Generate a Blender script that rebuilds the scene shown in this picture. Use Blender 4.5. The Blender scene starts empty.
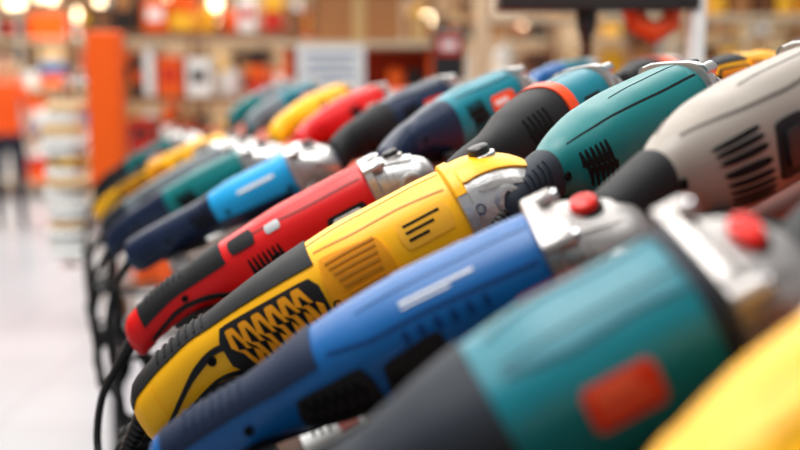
import bpy, bmesh, math, random
import numpy as np
from mathutils import Vector, Matrix
random.seed(7)
# ------------------------------------------------------------------ materials
def lin(c):
    return tuple(((v/255)/12.92 if v/255<=0.04045 else ((v/255+0.055)/1.055)**2.4) for v in c)
MATS={}
def mat(name,rgb,rough=0.45,metal=0.0,bump=0.0,bscale=400,var=0.0,vscale=8,emit=0,spec=0.4):
    if name in MATS: return MATS[name]
    m=bpy.data.materials.new(name); m.use_nodes=True
    nt=m.node_tree; b=nt.nodes['Principled BSDF']
    c=lin(rgb)
    b.inputs['Base Color'].default_value=(*c,1)
    b.inputs['Roughness'].default_value=rough
    b.inputs['Metallic'].default_value=metal
    b.inputs['Specular IOR Level'].default_value=spec
    tc=nt.nodes.new('ShaderNodeTexCoord')
    if var>0:
        n=nt.nodes.new('ShaderNodeTexNoise'); n.inputs['Scale'].default_value=vscale; n.inputs['Detail'].default_value=5
        nt.links.new(tc.outputs['Object'],n.inputs['Vector'])
        mx=nt.nodes.new('ShaderNodeMix'); mx.data_type='RGBA'
        mx.inputs[6].default_value=(*[v*(1-var) for v in c],1)
        mx.inputs[7].default_value=(*[min(1,v*(1+var)) for v in c],1)
        nt.links.new(n.outputs['Fac'],mx.inputs[0]); nt.links.new(mx.outputs[2],b.inputs['Base Color'])
    if bump>0:
        n2=nt.nodes.new('ShaderNodeTexNoise'); n2.inputs['Scale'].default_value=bscale; n2.inputs['Detail'].default_value=2
        nt.links.new(tc.outputs['Object'],n2.inputs['Vector'])
        bp=nt.nodes.new('ShaderNodeBump'); bp.inputs['Strength'].default_value=bump; bp.inputs['Distance'].default_value=0.002
        nt.links.new(n2.outputs['Fac'],bp.inputs['Height']); nt.links.new(bp.outputs['Normal'],b.inputs['Normal'])
    if emit>0:
        b.inputs['Emission Color'].default_value=(*c,1); b.inputs['Emission Strength'].default_value=emit
    MATS[name]=m
    return m
def plastic(name,rgb,rough=0.37): return mat(name,rgb,rough,0,0.14,900,0.05,30,spec=.33)
YEL=plastic('plastic_yellow',(250,180,10)); BLU=plastic('plastic_blue',(0,86,150)); TEA=plastic('plastic_teal',(0,112,128))
RED=plastic('plastic_red',(204,10,14)); CYA=plastic('plastic_cyan',(24,152,210)); BEI=plastic('plastic_greige',(146,136,126))
TE2=plastic('plastic_green_teal',(0,106,108)); GRY=plastic('plastic_grey',(104,114,120)); NAV=plastic('plastic_navy',(10,28,56))
ORA=plastic('plastic_orange',(236,88,4)); RUB=mat('rubber_black',(17,18,21),0.6,0,0.3,700,spec=.3)
RUN=mat('rubber_navy',(10,30,58),0.58,0,0.3,700,spec=.3); RUG=mat('rubber_charcoal',(30,38,48),0.58,0,0.3,700,spec=.3)
SLOT=mat('vent_shadow',(8,8,9),0.8,spec=.2); ALU=mat('cast_aluminium',(196,194,192),0.30,0.85,0.3,350,0.08,40)
ALD=mat('cast_alloy_grey',(168,163,160),0.34,0.75,0.3,350,0.08,40)
STL=mat('machined_steel',(175,175,178),0.2,1.0); WHI=mat('print_white',(232,232,230),0.5)
RBT=mat('button_red',(230,26,12),0.35); RLB=mat('label_red',(204,50,26),0.45); CRD=mat('cord_rubber',(14,14,16),0.45,spec=.4)
SBT=mat('button_black',(30,30,32),0.4);SLV=mat('rating_plate',(170,172,174),.4,.4)
# ------------------------------------------------------------------ mesh builder
class MB:
    def __init__(s): s.v=[];s.f=[];s.m=[];s.mats=[]
    def mi(s,m):
        if m not in s.mats: s.mats.append(m)
        return s.mats.index(m)
    def grid(s,P,m,closed=False,cap0=False,cap1=False):
        nu=len(P);nv=len(P[0]);b=len(s.v);k=s.mi(m)
        for r in P: s.v.extend([tuple(p) for p in r])
        for i in range(nu-1):
            for j in range(nv if closed else nv-1):
                j2=(j+1)%nv
                s.f.append((b+i*nv+j,b+i*nv+j2,b+(i+1)*nv+j2,b+(i+1)*nv+j));s.m.append(k)
        if cap0: s.f.append(tuple(b+j for j in range(nv))[::-1]);s.m.append(k)
        if cap1: s.f.append(tuple(b+(nu-1)*nv+j for j in range(nv)));s.m.append(k)
    def cyl(s,p,ax,prof,m,n=24):
        p=Vector(p);ax=Vector(ax).normalized();u=ax.orthogonal().normalized();w=ax.cross(u)
        P=[[p+ax*d+(u*math.cos(2*math.pi*j/n)+w*math.sin(2*math.pi*j/n))*r for j in range(n)] for d,r in prof]
        s.grid(P,m,True,True,True)
    def box(s,c,size,m,M=None,bev=0.0):
        c=Vector(c);hx,hy,hz=[v/2 for v in size];b=len(s.v);k=s.mi(m)
        M=M or Matrix.Identity(3)
        if bev<=0:
            for sx in(-1,1):
                for sy in(-1,1):
                    for sz in(-1,1): s.v.append(tuple(c+M@Vector((sx*hx,sy*hy,sz*hz))))
            for f in((0,1,3,2),(4,6,7,5),(0,4,5,1),(2,3,7,6),(0,2,6,4),(1,5,7,3)): s.f.append(tuple(b+i for i in f));s.m.append(k)
        else:
            rings=[]
            for z,ins in((-hz,bev),(-hz+bev,0),(hz-bev,0),(hz,bev)):
                ring=[]
                x=hx-ins;y=hy-ins;q=bev
                for px,py in((x,y-q),(x-q,y),(-x+q,y),(-x,y-q),(-x,-y+q),(-x+q,-y),(x-q,-y),(x,-y+q)):
                    ring.append(c+M@Vector((px,py,z)))
                rings.append(ring)
            s.grid(rings,m,True,True,True)
    def tube(s,pts,r,m,n=8):
        pts=[Vector(p) for p in pts];P=[];u=None
        for i,p in enumerate(pts):
            d=(pts[min(i+1,len(pts)-1)]-pts[max(i-1,0)]).normalized()
            if u is None: u=d.orthogonal().normalized()
            u=(u-d*u.dot(d)).normalized();w=d.cross(u)
            rr=r[i] if isinstance(r,(list,tuple)) else r
            P.append([p+(u*math.cos(2*math.pi*j/n)+w*math.sin(2*math.pi*j/n))*rr for j in range(n)])
        s.grid(P,m,True,True,True)
    def torus(s,c,Rr,r,m,n=28,k=10):
        c=Vector(c);P=[]
        for i in range(n+1):
            a=2*math.pi*i/n
            P.append([c+Vector(((Rr+r*math.cos(2*math.pi*j/k))*math.cos(a),(Rr+r*math.cos(2*math.pi*j/k))*math.sin(a),r*math.sin(2*math.pi*j/k))) for j in range(k)])
        s.grid(P,m,True)
    def ell(s,c,rad,m,n=20,k=14,fn=None):
        c=Vector(c);P=[]
        for i in range(k+1):
            a=math.pi*(i/k)*.996+.006
            row=[]
            for j in range(n):
                t=2*math.pi*j/n
                p=Vector((math.sin(a)*math.cos(t),math.sin(a)*math.sin(t),math.cos(a)))
                if fn:p=fn(p)
                row.append(c+Vector((p.x*rad[0],p.y*rad[1],p.z*rad[2])))
            P.append(row)
        s.grid(P,m,True,True,True)
    def obj(s,name,M=None,scale=(1,1,1),smooth=True,ang=38,parent=None):
        me=bpy.data.meshes.new(name)
        me.from_pydata([(a*scale[0],b*scale[1],c*scale[2]) for a,b,c in s.v],[],s.f)
        for m in s.mats: me.materials.append(m)
        me.polygons.foreach_set('material_index',s.m)
        bm=bmesh.new();bm.from_mesh(me);bmesh.ops.recalc_face_normals(bm,faces=bm.faces);bm.to_mesh(me);bm.free()
        if smooth:
            me.polygons.foreach_set('use_smooth',[True]*len(me.polygons))
            me.set_sharp_from_angle(angle=math.radians(ang))
        me.update()
        o=bpy.data.objects.new(name,me);bpy.context.collection.objects.link(o)
        if M is not None:o.matrix_world=M
        if parent:o.parent=parent
        return o
def herm(xs,ys,x):
    xs=np.array(xs,float);ys=np.array(ys,float)
    d=np.diff(ys)/np.diff(xs);t=np.zeros(len(xs));t[0]=d[0];t[-1]=d[-1]
    for i in range(1,len(xs)-1):
        t[i]=0 if d[i-1]*d[i]<=0 else 2*d[i-1]*d[i]/(d[i-1]+d[i])
    i=int(min(max(np.searchsorted(xs,x)-1,0),len(xs)-2));h=xs[i+1]-xs[i];u=(x-xs[i])/h
    return float((1+2*u)*(1-u)**2*ys[i]+u*(1-u)**2*h*t[i]+u*u*(3-2*u)*ys[i+1]+u*u*(u-1)*h*t[i+1])
class Surf:
    def __init__(s,sec): s.sec=sec;s.x=[q[0] for q in sec];s.cache={}
    def par(s,x):
        x=min(max(x,s.x[0]),s.x[-1]);k=round(x,6)
        if k not in s.cache: s.cache[k]=[herm(s.x,[q[j] for q in s.sec],x) for j in (1,2,3,4)]
        return s.cache[k]
    def pt(s,x,th,off=0.0):
        zc,a,b,n=s.par(x);t=math.radians(th);sn=math.sin(t);cs=math.cos(t)
        a+=off;b+=off
        return Vector((x,-a*math.copysign(abs(sn)**(2/n),sn),zc+b*math.copysign(abs(cs)**(2/n),cs)))
    def loft(s,mb,m,nx=60,nt=56,ease=True):
        x0,x1=s.x[0],s.x[-1]
        xs=sorted(set([x0+(x1-x0)*i/nx for i in range(nx+1)]+s.x))
        mb.grid([[s.pt(x,360*j/nt) for j in range(nt)] for x in xs],m,True,True,True)
    def patch(s,mb,x0,x1,lo,hi,m,off=0.0012,nx=16,nt=12,p=None,skew=0,mirror=True):
        L=lo if callable(lo) else (lambda u,l=lo:l);H=hi if callable(hi) else (lambda u,h=hi:h)
        for sg in ((1,-1) if mirror else (1,)):
            rows=[]
            us=[i/nx for i in range(nx+1)]
            for ii,u in enumerate([us[0]]+us+[us[-1]]):
                q=1.0
                if p: 
                    w=min(1,abs(2*u-1)*0.9999);q=max(0.02,(1-w**p)**(1/p))
                c=(L(u)+H(u))/2;h=(H(u)-L(u))/2*q
                row=[]
                vs=[-1+2*j/nt for j in range(nt+1)]
                for jj,v in enumerate([vs[0]]+vs+[vs[-1]]):
                    edge=ii==0 or ii==len(us)+1 or jj==0 or jj==len(vs)+1
                    row.append(s.pt(x0+(x1-x0)*u+skew*v,sg*(c+h*v),-0.001 if edge else off))
                rows.append(row)
            mb.grid(rows,m)
    def slots(s,mb,x0,x1,n,lo,hi,m,w=0.0022,off=0.0006,skew=0.004,mirror=True):
        for i in range(n):
            xc=x0+(x1-x0)*i/max(1,n-1)
            s.patch(mb,xc-w,xc+w,lo,hi,m,off,8,8,p=3,skew=skew,mirror=mirror)
    def stripe(s,mb,pts,w,m,off=0.0014,mirror=True):
        Rr=0.036
        q=[(x,math.radians(t)*Rr) for x,t in pts]
        P=[]
        for i in range(len(q)-1):
            for k in range(8):
                f=k/8;P.append((q[i][0]*(1-f)+q[i+1][0]*f,q[i][1]*(1-f)+q[i+1][1]*f))
        P.append(q[-1])
        for _ in range(3):
            P=[P[0]]+[((P[i-1][0]+2*P[i][0]+P[i+1][0])/4,(P[i-1][1]+2*P[i][1]+P[i+1][1])/4) for i in range(1,len(P)-1)]+[P[-1]]
        for sg in ((1,-1) if mirror else (1,)):
            rows=[]
            for i,(x,y) in enumerate(P):
                a=P[max(i-1,0)];b=P[min(i+1,len(P)-1)];dx=b[0]-a[0];dy=b[1]-a[1];l=math.hypot(dx,dy) or 1
                nx_,ny=-dy/l,dx/l
                row=[]
                for v,o in((-1,-0.001),(-1,off),(-0.5,off),(0,off),(0.5,off),(1,off),(1,-0.001)):
                    row.append(s.pt(x+nx_*v*w/2,sg*math.degrees((y+ny*v*w/2)/Rr),o))
                rows.append(row)
            mb.grid(rows,m)
# ------------------------------------------------------------------ display frames (s along the aisle, t up the slope)
CAMZ=1.55; pitch=math.radians(7.689)
C0=Vector((0,0,CAMZ))
R=Vector((-0.2572,0.9664,0)).normalized(); Pd=Vector((R.y,-R.x,0)); Zv=Vector((0,0,1))
def frame(e):
    e=math.radians(e);U=Pd*math.cos(e)+Zv*math.sin(e);N=U.cross(R).normalized();return U,(N if N.z>0 else -N)
U1,N1=frame(28);U2,N2=frame(18);U3,N3=frame(3)
O1=Vector((-0.2461,0.98,1.2383));O2=O1+U1*0.45;O3=O2+U2*0.33
FR={1:(O1,U1,N1),2:(O2,U2,N2),3:(O3,U3,N3)}
def W(s,t,row=1,h=0):
    O,U,N=FR[row]
    return O+R*s+U*t+N*h
# ------------------------------------------------------------------ angle grinder
BIG=[(0,-.024,.006,.007,2.2),(.004,-.024,.017,.020,2.3),(.014,-.019,.0215,.026,2.4),(.05,-.007,.0225,.026,2.4),(.09,0,.0235,.027,2.4),
     (.125,-.001,.028,.033,2.4),(.16,-.003,.0345,.040,2.5),(.20,-.002,.040,.043,2.5),(.25,0,.0425,.0445,2.4),(.32,0,.0425,.0445,2.3),(.350,0,.041,.043,2.3),(.354,0,.038,.040,2.3)]
THIN=[(0,-.012,.006,.007,2.2),(.004,-.012,.013,.015,2.3),(.014,-.010,.0165,.019,2.4),(.05,-.004,.0175,.020,2.4),(.085,0,.019,.022,2.4),
     (.11,-.001,.027,.030,2.4),(.14,-.003,.0345,.038,2.5),(.18,-.002,.040,.043,2.5),(.25,0,.0425,.0445,2.4),(.32,0,.0425,.0445,2.3),(.350,0,.041,.043,2.3),(.354,0,.038,.040,2.3)]
MED=[(0,-.014,.006,.007,2.2),(.004,-.014,.015,.017,2.3),(.014,-.011,.019,.022,2.4),(.05,-.005,.020,.023,2.4),(.09,-.003,.021,.025,2.4),
     (.125,-.003,.027,.031,2.4),(.16,-.003,.0345,.039,2.5),(.20,-.002,.040,.043,2.5),(.25,0,.0425,.0445,2.4),(.32,0,.0425,.0445,2.3),(.350,0,.041,.043,2.3),(.354,0,.038,.040,2.3)]
SLIM=[(0,-.004,.008,.008,2.2),(.004,-.004,.022,.022,2.4),(.012,-.004,.027,.028,2.5),(.05,-.002,.028,.029,2.5),(.12,0,.0275,.029,2.4),
     (.17,0,.029,.031,2.4),(.20,0,.034,.036,2.4),(.24,0,.038,.040,2.3),(.32,0,.0385,.040,2.3),(.350,0,.038,.040,2.3),(.354,0,.036,.037,2.3)]
PROF=dict(big=BIG,thin=THIN,slim=SLIM,med=MED)
def grinder(A,B,N,k=1.0,prof='big',main=YEL,grip=RUB,head=ALU,btn=SBT,style='plain',accent=RLB,cord=True,g=.17,roll=0,seed=0):
    rnd=random.Random(seed)
    mb=MB();S=Surf(PROF[prof])
    A=A+N*.0565*(k-1);B=B+N*.0565*(k-1)
    L=(B-A).length;X=(B-A).normalized();Z=(N-X*N.dot(X)).normalized()
    Z=Matrix.Rotation(math.radians(roll),3,X)@Z;Y=Z.cross(X)
    M=Matrix((X,Y,Z)).transposed().to_4x4();M.translation=A
    S.loft(mb,main)
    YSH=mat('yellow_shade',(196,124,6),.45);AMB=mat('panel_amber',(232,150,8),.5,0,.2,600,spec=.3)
    # clamshell parting line along the top
    S.patch(mb,.205,.348,7.2,8.6,SLOT,.0003,nx=24,nt=2,mirror=False)
    if style=='yellow':
        S.patch(mb,.004,.212,lambda u:-58+10*u,lambda u:50-8*math.sin(u*3.1)-4*u**3,grip,.0016,nx=30,nt=18,mirror=False)
        S.patch(mb,.004,.030,60,120,main,.0008)
        S.stripe(mb,[(.02,140),(.06,98),(.095,82),(.118,84)],.006,grip)
        S.patch(mb,.104,.208,lambda u:54+4*u,lambda u:134-28*u,grip,.0016,nx=18,p=9)
        for i in range(6):
            x=.1235+.0138*i
            S.patch(mb,x-.0056,x+.0056,65-.5*i,124-4*i,AMB,.0036,8,8,p=5,skew=.006)
            S.patch(mb,x-.0012,x+.0012,74-.5*i,112-4*i,SLOT,.0040,6,8,p=3,skew=.005)
        S.stripe(mb,[(.04,160),(.09,132),(.14,144),(.19,126),(.235,124),(.262,150)],.008,grip)
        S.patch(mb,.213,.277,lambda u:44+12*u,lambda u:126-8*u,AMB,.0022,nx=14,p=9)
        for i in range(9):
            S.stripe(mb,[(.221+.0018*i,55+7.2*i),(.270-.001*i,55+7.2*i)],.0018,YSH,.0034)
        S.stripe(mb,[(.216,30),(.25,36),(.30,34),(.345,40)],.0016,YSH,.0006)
        S.patch(mb,.290,.342,52,84,mat('label_amber',(240,172,36),.4),.0006,p=8)
        for j in range(3): S.patch(mb,.297,.333-.008*j,58+8*j,61+8*j,SLOT,.0010,nx=6,nt=3)
    elif style=='blue':
        S.patch(mb,.02,.165,lambda u:-74+5*u,lambda u:72-22*u,grip,.0016,nx=26,nt=18,mirror=False)
        S.patch(mb,.132,.198,lambda u:78-8*u,lambda u:130-6*u,RUB,.0018,nx=16,p=7)
        for i in range(6):
            for j in range(2):
                S.patch(mb,.144+.0085*i-.003,.144+.0085*i+.003,82+19*j,97+19*j,SLOT,.0024,5,5,p=3,skew=.002)
        S.patch(mb,.205,.262,lambda u:80-10*u,lambda u:150,RUB,.0018,nx=14,p=7)
        S.patch(mb,.285,.345,lambda u:80,lambda u:116,RUB,.0018,nx=14,p=4)
        S.patch(mb,.292,.338,87,108,SLOT,.0026,nx=10,p=4)
        BD=mat('plastic_blue_dark',(0,54,108),.45,spec=.25)
        S.stripe(mb,[(.175,40),(.21,50),(.26,48),(.345,52)],.003,BD,.0006)
        for i in range(6): S.patch(mb,.235+.013*i-.003,.235+.013*i+.003,57,72,BD,.0012,5,5,p=3)
        S.patch(mb,.24,.30,26,29,WHI,.0006,nx=8,nt=3);S.patch(mb,.24,.28,33,35,WHI,.0006,nx=8,nt=3)
    elif style=='teal':
        S.patch(mb,.004,g,-181,180,grip,.0016,nx=30,nt=60,mirror=False)
        S.slots(mb,g-.055,g-.015,6,60,125,SLOT,off=.0026)
        S.patch(mb,.240,.292,50,82,accent,.0014,p=14)
        S.patch(mb,.247,.279,56,62,mat('label_red_light',(224,104,76),.5),.002,p=6)
        S.patch(mb,.247,.286,68,72,mat('label_red_light',(224,104,76),.5),.002,p=6)
        S.patch(mb,.338,.356,-180,180,RUG,.0016,nx=5,nt=60,mirror=False)
        S.stripe(mb,[(.205,14),(.25,24),(.30,20),(.335,24)],.002,mat('plastic_teal_dark',(0,76,92),.45),.0008)
        S.slots(mb,.210,.232,4,92,126,SLOT)
    elif style=='red':
        S.patch(mb,.03,.155,lambda u:-60,lambda u:88-20*u,grip,.0016,nx=26,nt=18,mirror=False)
        S.stripe(mb,[(.03,130),(.07,110),(.12,112),(.16,135)],.009,grip)
        S.patch(mb,.0,.028,-180,180,main,.001,nx=6,nt=50,mirror=False)
        S.patch(mb,.165,.20,25,62,grip,.0022,p=6)
        S.slots(mb,.185,.225,7,80,128,SLOT,w=.0020)
        S.patch(mb,.285,.338,lambda u:84,lambda u:104,grip,.001,p=8)
        S.patch(mb,.292,.330,89,98,WHI,.0016,p=8)
        S.patch(mb,.215,.235,40,60,SLV,.0010,p=6)
        S.patch(mb,.25,.335,122,150,grip,.0016,p=6)
        S.stripe(mb,[(.20,40),(.26,48),(.345,46)],.003,mat('plastic_red_dark',(140,8,12),.45),.0008)
    elif style=='cyan':
        S.patch(mb,.0,.19,-181,180,grip,.0014,nx=30,nt=60,mirror=False)
        S.slots(mb,.15,.18,4,50,120,SLOT,off=.0022)
        S.patch(mb,.19,.335,lambda u:104+8*u,lambda u:180,grip,.0014,nx=16)
        S.patch(mb,.245,.32,62,70,WHI,.001,p=8)
    elif style=='beige':
        S.patch(mb,.0,.085,-181,180,grip,.0014,nx=26,nt=60,mirror=False)
        for i in range(8):
            S.patch(mb,.122+.002*i,.180+.002*i,66+9*i-3,66+9*i+3,SLOT,.0008,12,4,p=3,skew=0)
        S.patch(mb,.194,.238,70,118,RUB,.002,p=5)
        S.patch(mb,.202,.230,80,106,SBT,.005,p=4)
        S.stripe(mb,[(.11,20),(.17,40),(.24,46),(.345,30)],.0025,mat('greige_dark',(88,80,72),.5),.0007)
        S.patch(mb,.275,.335,60,100,mat('greige_light',(156,148,140),.45),.0012,p=7)
    elif style=='ring':
        S.patch(mb,.0,.235,-181,180,grip,.0012,nx=30,nt=60,mirror=False)
        S.patch(mb,.232,.254,-181,180,accent,.003,nx=5,nt=60,mirror=False)
        S.slots(mb,.15,.19,5,50,120,SLOT,off=.0022)
        S.patch(mb,.275,.32,70,96,grip,.001,p=8)
    else:
        S.patch(mb,.0,g,-181,180,grip,.0014,nx=26,nt=50,mirror=False)
        S.slots(mb,g+.03,g+.065,6,62,115,SLOT)
        S.patch(mb,.255,.32,70,98,accent,.001,p=8)
        S.stripe(mb,[(g+.02,34),(.25,44),(.345,42)],.0022,SLOT,.0003)
        if accent not in (main,): S.patch(mb,.262,.30,80,88,WHI,.0016,p=8)
    # grip ribs
    if style in('yellow','blue','red'):
        for i in range(7):
            x=.045+.0085*i
            S.patch(mb,x-.0014,x+.0014,-34,34,grip,.0032,4,12,p=4,mirror=False)
    elif style!='beige':
        for i in range(5):
            x=.030+.009*i
            S.patch(mb,x-.0016,x+.0016,30,140,grip,.0030,4,12,p=4)
    for x,th in((.215,92),(.335,104),(.09,92)):
        p=S.pt(x,th,.001)
        for sg in(1,-1):
            q=Vector((p.x,p.y*sg,p.z));mb.cyl(q,(0,-sg,0),[(-.001,.0042),(.0014,.0042),(.0014,.0026),(.0004,.0024)],SLOT,12)
    T=Surf([(.055,-.027,.004,.004,2.5),(.06,-.029,.010,.008,2.6),(.10,-.031,.011,.008,2.6),(.135,-.036,.011,.008,2.6),(.145,-.037,.004,.004,2.5)])
    T.loft(mb,SBT if style!='blue' else RUN,14,20)
    yl=style=='yellow'
    fn=2.5 if yl else 4
    FL=Surf([(.350,0,.041,.042,fn),(.352,0,.0435,.0445,fn),(.361,0,.0435,.0445,fn),(.363,0,.041,.042,fn)]);FL.loft(mb,head,4,64)
    if yl: FL.patch(mb,.3505,.3625,-66,60,main,.0016,nx=6,nt=24,mirror=False)
    for sy in(-1,1):
        for sz in(-1,) if yl else (-1,1):
            mb.cyl((.352,sy*.0335,sz*.0345),(1,0,0),[(0,.007),(.022,.0068),(.024,.0055)],head,18)
            mb.cyl((.376,sy*.0335,sz*.0345),(1,0,0),[(0,.0045),(.0035,.0045),(.0035,.0025),(.001,.0022)],STL,14)
    HS=[(.360,0,.037,.038,2.8),(.372,-.001,.0375,.037,2.7),(.386,-.003,.0375,.0345,2.5),(.402,-.006,.036,.031,2.4),(.416,-.009,.031,.0275,2.3),(.427,-.012,.022,.022,2.2),(.432,-.014,.010,.013,2.1)]
    if yl: HS=[(.360,0,.040,.0415,2.5),(.374,0,.040,.041,2.5),(.390,-.001,.0395,.0385,2.5),(.406,-.004,.038,.035,2.5),(.420,-.008,.034,.030,2.4),(.430,-.012,.025,.023,2.3),(.434,-.014,.012,.013,2.1)]
    H=Surf(HS)
    H.loft(mb,head,26,56)
    if yl:
        H.patch(mb,.360,.426,lambda u:-60+15*u,lambda u:48-14*u,main,.0026,p=12,mirror=False,nx=20,nt=20)
        H.patch(mb,.372,.415,58,68,ALD,.0012,p=4)
        for x,t in((.366,82),(.366,112),(.418,92)):
            p=H.pt(x,t);mb.cyl((p.x,p.y+.002,p.z),(0,-1,0),[(0,.005),(.0035,.005),(.0035,.003),(.0015,.0028)],STL,14)
    else: H.patch(mb,.37,.415,lambda u:-38+8*u,lambda u:38-8*u,head,.0022,p=5,mirror=False)
    for x in(.376,.384):
        if not yl: H.patch(mb,x-.0012,x+.0012,44,135,head,.0020,4,14,p=3)
    zt=H.pt(.392,0).z
    mb.cyl((.392,0,zt-.002),(0.1,0,1),[(0,.0135),(.0045,.0135),(.0052,.012)],SLOT if btn is RBT else head,26)
    mb.cyl((.392,0,zt+.002),(0.1,0,1),[(0,.0105),(.0068,.0103),(.0082,.0088),(.0086,.005)],btn,26)
    hz=.004 if yl else -.004;hx=.392 if yl else .398
    for sg in(-1,1):
        mb.cyl((hx,sg*.030,hz),(0,sg,0),[(0,.0135),(.0095,.013),(.0105,.0115),(.0105,.0078),(.002,.0074)],head,26)
        mb.cyl((hx,sg*.034,hz),(0,sg,0),[(0,.0074),(.0005,.007)],SLOT,18)
    mb.cyl((.397,0,-.018),(0,0,-1),[(0,.026),(.014,.0255),(.016,.023),(.024,.0225)],head,36)
    mb.cyl((.397,0,-.040),(0,0,-1),[(0,.0255),(.001,.0262),(.006,.0262),(.007,.0250)],STL,36)
    mb.box((.397,-.028,-.0435),(.012,.010,.007),STL,None,.001)
    mb.cyl((.397,0,-.046),(0,0,-1),[(0,.010),(.004,.010),(.004,.016),(.0085,.016),(.0095,.014)],STL,30)
    e0=Vector((.004,0,S.par(.004)[0]));d=Vector((-1,0,-.6)).normalized();pr=[]
    for i in range(9):
        q=i*.0055;pr+= [(q,.0092-.0005*i),(q+.0032,.0092-.0005*i),(q+.0034,.0068-.0003*i),(q+.0053,.0068-.0003*i)]
    mb.cyl(e0,d,pr,CRD,16)
    sc=Vector((L/.43,k,k))
    if cord:
        Mi=M.inverted()
        st0=M@Vector((( e0.x+d.x*.048)*sc.x,0,(e0.z+d.z*.048)*k));dw=(M.to_3x3()@d).normalized()
        down=Vector((0,0,-1));sw=rnd.uniform(-.05,.05);dp=rnd.uniform(.10,.24)
        ctrl=[st0-dw*.01,st0,st0+dw*.03+down*.008,st0+dw*.045+down*.05,st0+dw*.03+down*(.05+dp*.5)+R*sw,st0+dw*.0+down*(.06+dp)+R*(sw+.04),
              st0+Pd*.05+down*(.05+dp*.85)+R*(sw+.06),st0+Pd*.03+down*(.03+dp*.55)+R*(sw+.05)]
        cc=st0+Pd*.02+down*(.10+dp*.5)+R*(sw+.03)
        for j in range(26):
            a=j*.75+1.2;rx=.038+.009*math.sin(j*1.7);rz=.068+.014*math.cos(j*1.1)
            ctrl.append(cc+(Pd*.8+R*.5)*rx*math.cos(a)+Zv*rz*math.sin(a)+R*.0035*(j-13)*.4)
        ctrl+=[st0+Pd*.12+down*(.06+dp*.45)+R*(sw),st0+Pd*.2+down*(.05+dp*.45)+R*(sw)]
        pts=[]
        for i in range(len(ctrl)-1):
            a=ctrl[max(i-1,0)];b=ctrl[i];c=ctrl[i+1];e=ctrl[min(i+2,len(ctrl)-1)]
            for q in range(6):
                t=q/6;pts.append(.5*((2*b)+(c-a)*t+(2*a-5*b+4*c-e)*t*t+(3*b-a-3*c+e)*t**3))
        pts.append(ctrl[-1])
        lp=[Mi@p for p in pts];mb.tube([Vector((p.x/sc.x,p.y/k,p.z/k)) for p in lp],.0050,CRD,10)
    return mb.obj('angle_grinder',M,tuple(sc))
ORG=mat('label_orange',(232,72,14),.4)
TOOLS=[
 (1,-633,152,-588,450,dict(k=1.04,main=YEL,grip=YEL,style='plain',accent=YEL)),
 (1,-411,73,-462,427,dict(k=1.17,main=TEA,grip=RUG,head=ALD,btn=RBT,style='teal',g=.19,roll=24)),
 (1,-123,11,-246,434,dict(k=1.0,main=BLU,grip=RUN,head=ALD,btn=RBT,style='blue',prof='med',roll=14)),
 (1,49,1,-15,442,dict(k=1.15,main=YEL,style='yellow')),
 (1,403,-3,337,432,dict(k=.97,main=RED,style='red')),
 (1,892,21,776,398,dict(k=.98,main=CYA,grip=NAV,style='cyan',prof='slim')),
 (1,1280,-28,1122,366,dict(k=.95,main=TE2,grip=NAV,style='plain',accent=TE2)),
 (1,1573,-38,1391,358,dict(k=.9,main=GRY,grip=RUG,style='beige')),
 (1,1976,-57,1735,317,dict(k=.95,main=YEL,style='yellow')),
 (1,2481,-61,2263,290,dict(k=.95,main=TE2,style='plain')),
 (2,-463,-57,-355,267,dict(k=1.0,main=TEA,style='plain')),
 (2,-225,-46,-120,292,dict(k=1.17,main=BEI,grip=RUB,head=ALU,style='beige',prof='thin',roll=5)),
 (2,-49,-63,99,254,dict(k=1.10,main=TE2,grip=RUG,head=ALU,style='plain',accent=TE2,g=.085,prof='thin',roll=6)),
 (2,160,-48,348,253,dict(k=1.06,main=TEA,grip=RUB,style='ring',accent=ORG,prof='med')),
 (2,483,-48,660,259,dict(k=1.03,main=TEA,grip=NAV,style='plain',accent=ORG)),
 (2,777,-60,906,227,dict(k=1.0,main=NAV,grip=RUB,style='plain')),
 (2,1117,-60,1245,180,dict(k=.95,main=RED,grip=RED,style='plain')),
 (2,1435,-60,1597,180,dict(k=.95,main=YEL,grip=YEL,style='plain')),
 (2,1880,-60,2040,190,dict(k=.95,main=TEA,grip=GRY,style='plain')),
 (2,2300,-60,2450,190,dict(k=.95,main=GRY,grip=TE2,style='plain')),
 (3,320,10,500,270,dict(k=.78,main=YEL,grip=RUB,style='yellow')),
 (3,540,10,810,270,dict(k=.75,main=ORA,grip=RUB,style='ring',prof='med')),
 (3,870,10,1150,270,dict(k=.75,main=TEA,grip=BLU,style='plain',accent=TEA)),
]
for i,(row,a,b_,c,d_,kw) in enumerate(TOOLS):
    grinder(W(a/1000,b_/1000,row),W(c/1000,d_/1000,row),FR[row][2],seed=i,cord=(row==1),**kw)
# ------------------------------------------------------------------ display counter
mb=MB();ORB=mat('counter_orange_laminate',(190,66,12),.6,0,.05,200,.15,5,spec=.3);DRK=mat('counter_dark_steel',(40,37,36),.5,.3)
BRB=mat('counter_brown_board',(78,56,46),.6,0,.05,200,.15,5,spec=.3)
PNL=mat('counter_side_panel',(60,56,56),.6)
BH=-.0570
s0,s1=-1.0,2.62
def slab(row,t0,t1,h0,h1,m,sa=s0,sb=s1):
    P=[[W(s_,t,row,h) for t,h in((t0,h0),(t1,h0),(t1,h1),(t0,h1))] for s_ in(sa,sb)]
    mb.grid(P,m,True,True,True)
slab(1,.07,.400,BH-.02,BH,BRB)
slab(1,.402,.458,BH-.02,BH,ORB)
slab(2,.014,.330,BH-.02,BH,ORB)
slab(3,.006,.330,BH-.02,BH,ORB)
slab(1,.085,.105,BH,-.0290,DRK)
slab(2,.050,.070,BH,-.0295,DRK)
slab(3,.325,.33,BH-.02,BH+.01,DRK)
q=[]
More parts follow.
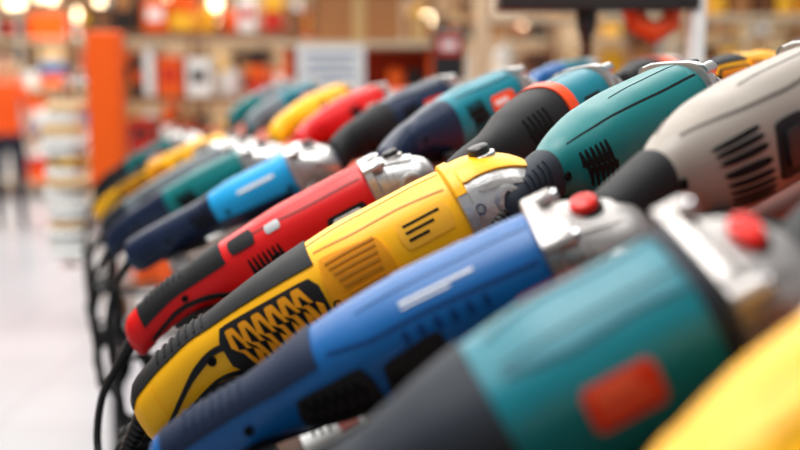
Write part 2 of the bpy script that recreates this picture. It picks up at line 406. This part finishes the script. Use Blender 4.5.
for s_ in(s0+.02,s1-.02):
    a=W(s_,.20,1,BH-.021);b=W(s_,.45,1,BH-.022);c=W(s_,.33,2,BH-.022);e=W(s_,.32,3,BH-.022)
    q.append([Vector((a.x,a.y,0.0)),a,b,c,e,Vector((e.x,e.y,0.0))])
mb.grid(q,PNL,True,True,True)
rr=random.Random(3)
for k_ in range(14):
    s_=-.32+k_*.19+rr.uniform(-.02,.02)
    Mt=Matrix((R,U1,N1)).transposed()
    Mt=Mt@Matrix.Rotation(rr.uniform(-.2,.2),3,'Z')
    c=W(s_,.15+rr.uniform(0,.04),1,BH+.003)
    mb.box(c,(.085,.055,.002),WHI,Mt)
    mb.box(c+N1*.0015+U1*.014,(.080,.016,.001),RLB,Mt)
    for j in range(3): mb.box(c+N1*.0015-U1*(.002+.007*j),(.05-.01*j,.002,.001),SBT,Mt)
mb.obj('display_counter',smooth=False)
# ------------------------------------------------------------------ room
def room_box(name,c,size,m):
    b=MB();b.box(c,size,m);return b.obj(name,smooth=False)
FLM=bpy.data.materials.new('floor_polished');FLM.use_nodes=True
nt=FLM.node_tree;bs=nt.nodes['Principled BSDF'];tc=nt.nodes.new('ShaderNodeTexCoord');br=nt.nodes.new('ShaderNodeTexBrick')
br.offset=0;br.inputs['Scale'].default_value=1;br.inputs['Brick Width'].default_value=.6;br.inputs['Row Height'].default_value=.6;br.inputs['Mortar Size'].default_value=.004
br.inputs['Color1'].default_value=(*lin((184,188,195)),1);br.inputs['Color2'].default_value=(*lin((176,180,187)),1);br.inputs['Mortar'].default_value=(*lin((150,150,154)),1)
nt.links.new(tc.outputs['Object'],br.inputs['Vector']);nt.links.new(br.outputs['Color'],bs.inputs['Base Color']);bs.inputs['Roughness'].default_value=.25
room_box('floor',(0,6,-.05),(24,26,.1),FLM)
WM=mat('wall_paint',(214,176,136),.8,0,.05,60,.05,2)
room_box('wall_back',(0,18,2.6),(24,.2,5.2),WM)
room_box('wall_left',(-9,6,2.6),(.2,24,5.2),WM)
def shelving(x0,x1,y,zs,depth,h,frame_m,shelf_m,pal,seed,smin=.08,smax=.3):
    b=MB()
    n=max(1,int(round((x1-x0)/1.1)))
    for i in range(n+1):
        x=x0+(x1-x0)*i/n
        for dy in(0,depth): b.box((x,y+dy,h/2),(.05,.05,h),frame_m)
    for z in zs: b.box(((x0+x1)/2,y+depth/2,z-.015),((x1-x0),depth,.03),shelf_m)
    b.obj('shelving_unit',smooth=False)
    g=MB();rn=random.Random(seed)
    for k,z in enumerate(zs):
        top=(zs[k+1] if k+1<len(zs) else h+.3)-z-.06
        x=x0+.05
        while x<x1-.1:
            w=rn.uniform(smin,smax);hh=rn.uniform(.35,.97)*top;m=rn.choice(pal)
            typ=rn.random()
            w=min(w,x1-.04-x)
            if typ<.5:
                g.box((x+w/2,y+depth*.45,z+hh/2+.001),(w*.94,depth*.7,hh),m,None,.006)
                g.box((x+w/2,y+depth*.45-depth*.355,z+hh*.55),(w*.6,.004,hh*.35),rn.choice(pal))
            elif typ<.8:
                r=min(w/2*.9,.12);hh=min(hh,r*3.2)
                g.cyl((x+w/2,y+depth*.35,z+.001),(0,0,1),[(0,r*.92),(.01,r),(hh*.75,r),(hh*.85,r*.6),(hh*.9,r*.4),(hh,r*.4)],m,20)
            else:
                for q in range(3):
                    g.box((x+w/2,y+depth*.4,z+.001+(q+.5)*top/3.4),(w*.9,depth*.6,top/3.6),rn.choice(pal),None,.01)
            x+=w+rn.uniform(.0,.05)
    g.obj('shelf_goods',smooth=True)
G=lambda n,c,r=.35:mat('goods_'+n,c,r,0,0,1,.12,6)
go,gr,gw,gc,gy,gb,gk,gg,gp,gn=G('orange',(236,92,14)),G('red',(200,38,24)),G('white',(244,242,238)),G('cardboard',(170,114,66)),G('yellow',(246,182,44)),G('blue',(60,120,170)),G('dark',(40,30,26)),G('green',(110,140,110)),G('cream',(232,196,146)),G('brown',(112,66,38))
SHO=mat('shelf_orange',(220,86,20),.5);SHW=mat('shelf_cream',(214,192,160),.5);SHG=mat('shelf_grey',(150,146,140),.5);SHB=mat('shelf_brown',(128,84,52),.5)
shelving(-7,-3.6,14,[.2,.8,1.4,2.0,2.6],.6,3.2,SHG,SHW,[go,gr,gw,gp,gc,gw,gk,gb,go],1,.15,.5)
shelving(-3.2,1.5,11,[.2,.8,1.4,1.9,2.4],.6,3.0,SHB,SHW,[gp,gc,go,gw,gy,gk,gn,gn,gc,gw,gk],2)
shelving(2,7,13,[.2,.8,1.4,2.0,2.6],.6,3.2,SHW,SHW,[gp,gy,gw,gc,gp,gn],3)
shelving(-1.75,-.65,6.6,[.3,.7,1.1,1.42,1.8],.45,1.95,SHB,SHB,[go,gr,gw,gk,go,gn,gw,gc,gy,gw,gk],4,smin=.05,smax=.16)
shelving(.42,3.2,5.6,[.3,.8,1.2,1.55,1.85],.45,2.4,SHW,SHW,[gy,gp,gw,gc,gp,gy,gn,gk,gw],6,smin=.05,smax=.18)
b=MB();CO=mat('cabinet_orange',(232,84,12),.5)
b.box((-.46,4.80,.83),(.03,.4,1.66),CO);b.box((.13,4.80,.83),(.03,.4,1.66),CO);b.box((-.165,4.985,.83),(.62,.03,1.66),CO)
for z in(.1,.6,1.05,1.44): b.box((-.165,4.80,z),(.56,.38,.025),CO)
b.box((-.165,4.78,1.675),(.65,.46,.025),SHW)
for x,m in((-.40,gr),(-.02,go),(.06,gk)): b.box((x,4.72,1.515),(.07,.12,.12),m,None,.01)
b.obj('orange_display_cabinet',smooth=False)
b=MB();b.box((-.275,4.455,1.56),(.27,.012,.21),WHI,None,.002)
for j in range(4): b.box((-.275,4.447,1.63-.036*j),(.2-.03*(j%2),.003,.009),gb)
b.tube([(-.275,4.47,1.47),(-.275,4.47,.01)],.008,SHG);b.box((-.275,4.47,.012),(.2,.1,.02),SHG)
b.obj('shop_sign',smooth=False)
b=MB();TP=mat('packing_tape',(200,165,110),.3)
for c,s_ in(((-.17,4.8,1.782),(.34,.3,.185)),((.075,4.78,1.742),(.10,.24,.10)),((-.14,4.8,1.968),(.42,.32,.18))):
    b.box(c,s_,gc,None,.004);b.box((c[0],c[1],c[2]),(.05,s_[1]+.003,s_[2]+.0015),TP)
b.obj('cardboard_boxes',smooth=False)
b=MB();cx,cy=.185,4.3
b.box((cx,cy,1.62),(.12,.1,.19),SBT,None,.012);b.box((cx,cy-.055,1.66),(.09,.008,.07),gr);b.box((cx,cy-.058,1.66),(.06,.012,.03),WHI)
b.tube([(cx-.04,cy,1.71),(cx-.035,cy,1.745),(cx+.035,cy,1.745),(cx+.04,cy,1.71)],.008,SBT);b.box((cx,cy,.76),(.06,.06,1.53),SHG);b.box((cx,cy,.01),(.3,.3,.02),SHG)
b.obj('tool_case_on_stand')
b=MB();PO=mat('post_orange',(244,92,2),.55,spec=.3)
pc=W(2.62,0,1)+R*.12;b.box((pc.x,pc.y,1.44),(.10,.10,.50),PO,None,.006);b.box((pc.x,pc.y,.60),(.035,.035,1.2),DRK);b.box((pc.x,pc.y,.015),(.22,.22,.03),DRK,None,.006)
b.tube([(pc.x,pc.y,1.53),(pc.x-.14,pc.y,1.53)],.006,STL);b.tube([(pc.x-.14,pc.y,1.535),(pc.x-.14,pc.y,.93)],.005,STL)
b.cyl((pc.x-.14,pc.y,.925),(0,0,1),[(0,.03),(.008,.03)],STL)
b.obj('orange_post')
b=MB();GO=mat('coil_gold',(206,160,70),.3,.4);rr=random.Random(5);z=.955
while z<1.46:
    r=rr.uniform(.014,.021);z+=r
    b.torus((pc.x-.14+rr.uniform(-.012,.012),pc.y+rr.uniform(-.01,.01),z),rr.uniform(.048,.062),r,rr.choice([gw,gw,GO,gp,gw]));z+=r+.001
b.obj('hanging_cable_coils')
# hanging drill demo stand
b=MB();dx,dy=.400,2.42;dz=-.022
b.box((.40,dy,1.725+dz),(.38,.10,.035),DRK,None,.004)
b.box((.635,dy,.99),(.03,.05,1.98),gw,None,.003)
b.box((.575,dy,1.725+dz),(.12,.06,.03),DRK);b.box((.635,dy,.015),(.2,.3,.03),DRK)
b.cyl((dx,dy,1.90+dz),(0,0,-1),[(0,.03),(.01,.036),(.08,.038),(.15,.034),(.17,.026),(.19,.02)],RUB,28)
b.tube([(dx,dy,1.85),(dx+.06,dy,1.86),(dx+.12,dy,1.875),(dx+.15,dy,1.88)],[.024,.022,.021,.024],ORG,16)
b.box((dx+.18,dy,1.885),(.05,.07,.09),RUB,None,.008)
b.cyl((dx,dy,1.712+dz),(0,0,-1),[(0,.021),(.012,.023),(.03,.023),(.032,.021),(.045,.020),(.06,.012),(.062,.006)],SBT,26)
H_=[]
for j in range(70):
    a=j*.5;H_.append((dx+.0095*math.cos(a),dy+.0095*math.sin(a),1.635-.0015*j))
BRZ=mat('auger_bronze',(86,54,34),.35,.7)
b.tube(H_,.0066,BRZ,8);b.cyl((dx,dy,1.64),(0,0,-1),[(0,.009),(.11,.008),(.125,.001)],BRZ,12)
b.tube([(.49,dy,1.70),(.51,dy,1.66),(.545,dy,1.638),(.58,dy,1.66),(.585,dy,1.70)],[.020,.024,.026,.022,.018],ORG,14)
b.obj('drill_demo_stand')
b=MB();LM=mat('lamp_glow',(255,232,190),.5,emit=6);rr=random.Random(11)
LP=[(-3.5,12.2,2.2),(-3.25,12.2,2.32),(-3.75,12.2,2.38),(-2.05,10.4,2.15),(-1.7,10.4,2.2),(.75,10.3,2.15)]
LP+=[(rr.uniform(-5.2,-3.3),12.6,rr.uniform(2.15,2.5)) for _ in range(5)]+[(rr.uniform(-2.6,2.8),10.5,rr.uniform(2.05,2.3)) for _ in range(7)]  # extra lamps, added at random as bright spots in the blurred background
for x,y,z in LP:
    b.ell((x,y,z),(.05,.05,.06),LM,14,10);b.cyl((x,y,z+.05),(0,0,1),[(0,.03),(.05,.025)],SBT,12);b.tube([(x,y,z+.09),(x,y,z+1.2),(x,y,4.6)],.005,SBT,5)
b.obj('pendant_lamps')
# ------------------------------------------------------------------ person
def person(loc,rotz):
    e=bpy.data.objects.new('shop_worker',None);bpy.context.collection.objects.link(e)
    J={'pel':((0,0,.95),(.145,.10)),'wa':((0,0,1.08),(.135,.095)),'ch':((0,.0,1.28),(.165,.11)),'up':((0,.01,1.42),(.11,.08)),'nk':((0,.0,1.50),(.055,.055)),'hd':((0,-.005,1.57),(.05,.055))}
    E=[('pel','wa'),('wa','ch'),('ch','up'),('up','nk'),('nk','hd')]
    for sg,n in((1,'l'),(-1,'r')):
        f=.05*sg
        J.update({'sh'+n:((sg*.175,.01,1.41),(.062,.062)),'el'+n:((sg*.235,.02,1.13),(.045,.045)),'wr'+n:((sg*.245,-.05,.90),(.028,.032)),'pa'+n:((sg*.243,-.068,.835),(.020,.042)),
          'hi'+n:((sg*.09,0,.88),(.092,.10)),'kn'+n:((sg*.105,-.02+f,.49),(.062,.066)),'an'+n:((sg*.115,.02+f,.10),(.042,.046)),'he'+n:((sg*.117,.03+f,.045),(.038,.04)),'to'+n:((sg*.13,-.15+f,.035),(.042,.03))})
        E+=[('up','sh'+n),('sh'+n,'el'+n),('el'+n,'wr'+n),('wr'+n,'pa'+n),('pel','hi'+n),('hi'+n,'kn'+n),('kn'+n,'an'+n),('an'+n,'he'+n),('he'+n,'to'+n)]
    keys=list(J);me=bpy.data.meshes.new('body');me.from_pydata([J[k][0] for k in keys],[(keys.index(a),keys.index(c)) for a,c in E],[])
    o=bpy.data.objects.new('body_tmp',me);bpy.context.collection.objects.link(o)
    o.modifiers.new('s','SKIN');sv=me.skin_vertices[0].data
    for i_,k in enumerate(keys): sv[i_].radius=J[k][1]
    sv[0].use_root=True
    o.modifiers.new('d','SUBSURF').levels=2
    dg=bpy.context.evaluated_depsgraph_get();m2=bpy.data.meshes.new_from_object(o.evaluated_get(dg));bpy.data.objects.remove(o)
    sk=mat('skin',(205,150,120),.5);sh=mat('shirt_orange',(240,84,8),.8);tr=mat('trousers_navy',(26,30,48),.85);so=mat('shoe_dark',(30,28,28),.6)
    m2.materials.clear()
    for m in(sk,sh,tr,so): m2.materials.append(m)
    for p in m2.polygons:
        c=p.center;p.use_smooth=True
        arm=abs(c.x)>.185
        if c.z<.085:p.material_index=3
        elif arm and c.z<1.17 and c.z>.7:p.material_index=0
        elif c.z<.965:p.material_index=2
        elif c.z<1.485:p.material_index=1
        else:p.material_index=0
    bo=bpy.data.objects.new('body',m2);bpy.context.collection.objects.link(bo);bo.parent=e
    h=MB()
    def hf(p):
        q=p.copy()
        if q.z<0: q.x*=1+.28*q.z;q.y*=1+.12*q.z
        return q
    h.ell((0,-.012,1.645),(.074,.094,.115),sk,28,20,hf)
    h.ell((0,.006,1.672),(.080,.096,.098),mat('hair_brown',(60,40,28),.8),24,16,lambda p:Vector((p.x,max(p.y,-.72) if p.z>.25 else max(p.y,-.05),max(p.z,-.55))))
    h.tube([(0,-.098,1.665),(0,-.112,1.64),(0,-.119,1.622),(0,-.103,1.612)],[.008,.011,.014,.008],sk,10)
    h.tube([(-.026,-.096,1.585),(0,-.103,1.583),(.026,-.096,1.585)],[.004,.007,.004],mat('lips',(170,95,85),.5),8)
    for sg in(-1,1):
        h.ell((sg*.030,-.089,1.652),(.013,.010,.008),WHI,12,8);h.ell((sg*.030,-.098,1.652),(.005,.003,.005),SBT,10,6)
        h.tube([(sg*.015,-.097,1.672),(sg*.032,-.099,1.677),(sg*.048,-.088,1.672)],.004,mat('hair_brown',(60,40,28),.8),6)
        h.ell((sg*.077,.005,1.643),(.010,.018,.030),sk,12,8)
    h.obj('head',parent=e)
    hd=MB()
    for sg in(-1,1):
        b0=Vector((sg*.243,-.07,.82))
        for j,(yo,ln) in enumerate(((-.03,.072),(-.010,.08),(.010,.075),(.030,.058))):
            p0=b0+Vector((0,yo,0));hd.tube([p0+Vector((0,0,.02)),p0+Vector((-sg*.002,-.002,-ln*.35)),p0+Vector((-sg*.012,-.006,-ln*.7)),p0+Vector((-sg*.028,-.008,-ln))],[.010,.0095,.0085,.006],sk,8)
        hd.tube([b0+Vector((0,-.03,.035)),b0+Vector((-sg*.01,-.052,.01)),b0+Vector((-sg*.018,-.058,-.018)),b0+Vector((-sg*.022,-.054,-.035))],[.012,.011,.010,.007],sk,8)
    hd.obj('fingers',parent=e)
    e.location=loc;e.rotation_euler=(0,0,rotz)
person((-4.02,11.4,0),math.radians(25))
# lights
def area(name,loc,size,power,rot=(0,0,0),col=(1,1,1)):
    l=bpy.data.lights.new(name,'AREA');l.shape='RECTANGLE';l.size=size[0];l.size_y=size[1];l.energy=power;l.color=col
    o=bpy.data.objects.new(name,l);bpy.context.collection.objects.link(o);o.location=loc;o.rotation_euler=rot
area('key_light_near',(-1.0,1.0,3.8),(1.2,2.4),95,(0,math.radians(-12),0),(1,.98,.95))  # added key light, gives the near tools their highlights
area('highlight_strip_front',(-.45,1.3,3.1),(.12,3.0),16,(0,0,math.radians(15)),(1,.99,.97))  # thin strip added over the display for crisp highlights on the tool tops
area('highlight_strip_rear',(.55,1.5,3.1),(.12,3.0),16,(0,0,math.radians(15)),(1,.99,.97))  # second added highlight strip, above the rear rows
area('ceiling_light_mid',(0,6,4.4),(6,3),270,(0,0,0),(1,.96,.9))
area('ceiling_light_aisle',(-4,7,4.6),(3,8),190,(0,0,0),(1,.98,.96))
area('ceiling_light_far',(-2,12,4.4),(9,3),580,(0,0,0),(1,.95,.88))
w=bpy.data.worlds.new('world');bpy.context.scene.world=w;w.use_nodes=True
w.node_tree.nodes['Background'].inputs[0].default_value=(.92,.96,1,1);w.node_tree.nodes['Background'].inputs[1].default_value=.45
# camera
cam=bpy.data.cameras.new('camera');co=bpy.data.objects.new('camera',cam);bpy.context.collection.objects.link(co)
co.location=C0;co.rotation_euler=(math.pi/2-pitch,0,0);cam.lens=50;cam.sensor_width=36;cam.clip_start=.02
cam.dof.use_dof=True;cam.dof.focus_distance=1.15;cam.dof.aperture_fstop=2.3
bpy.context.scene.camera=co
bpy.context.scene.view_settings.view_transform='Standard'
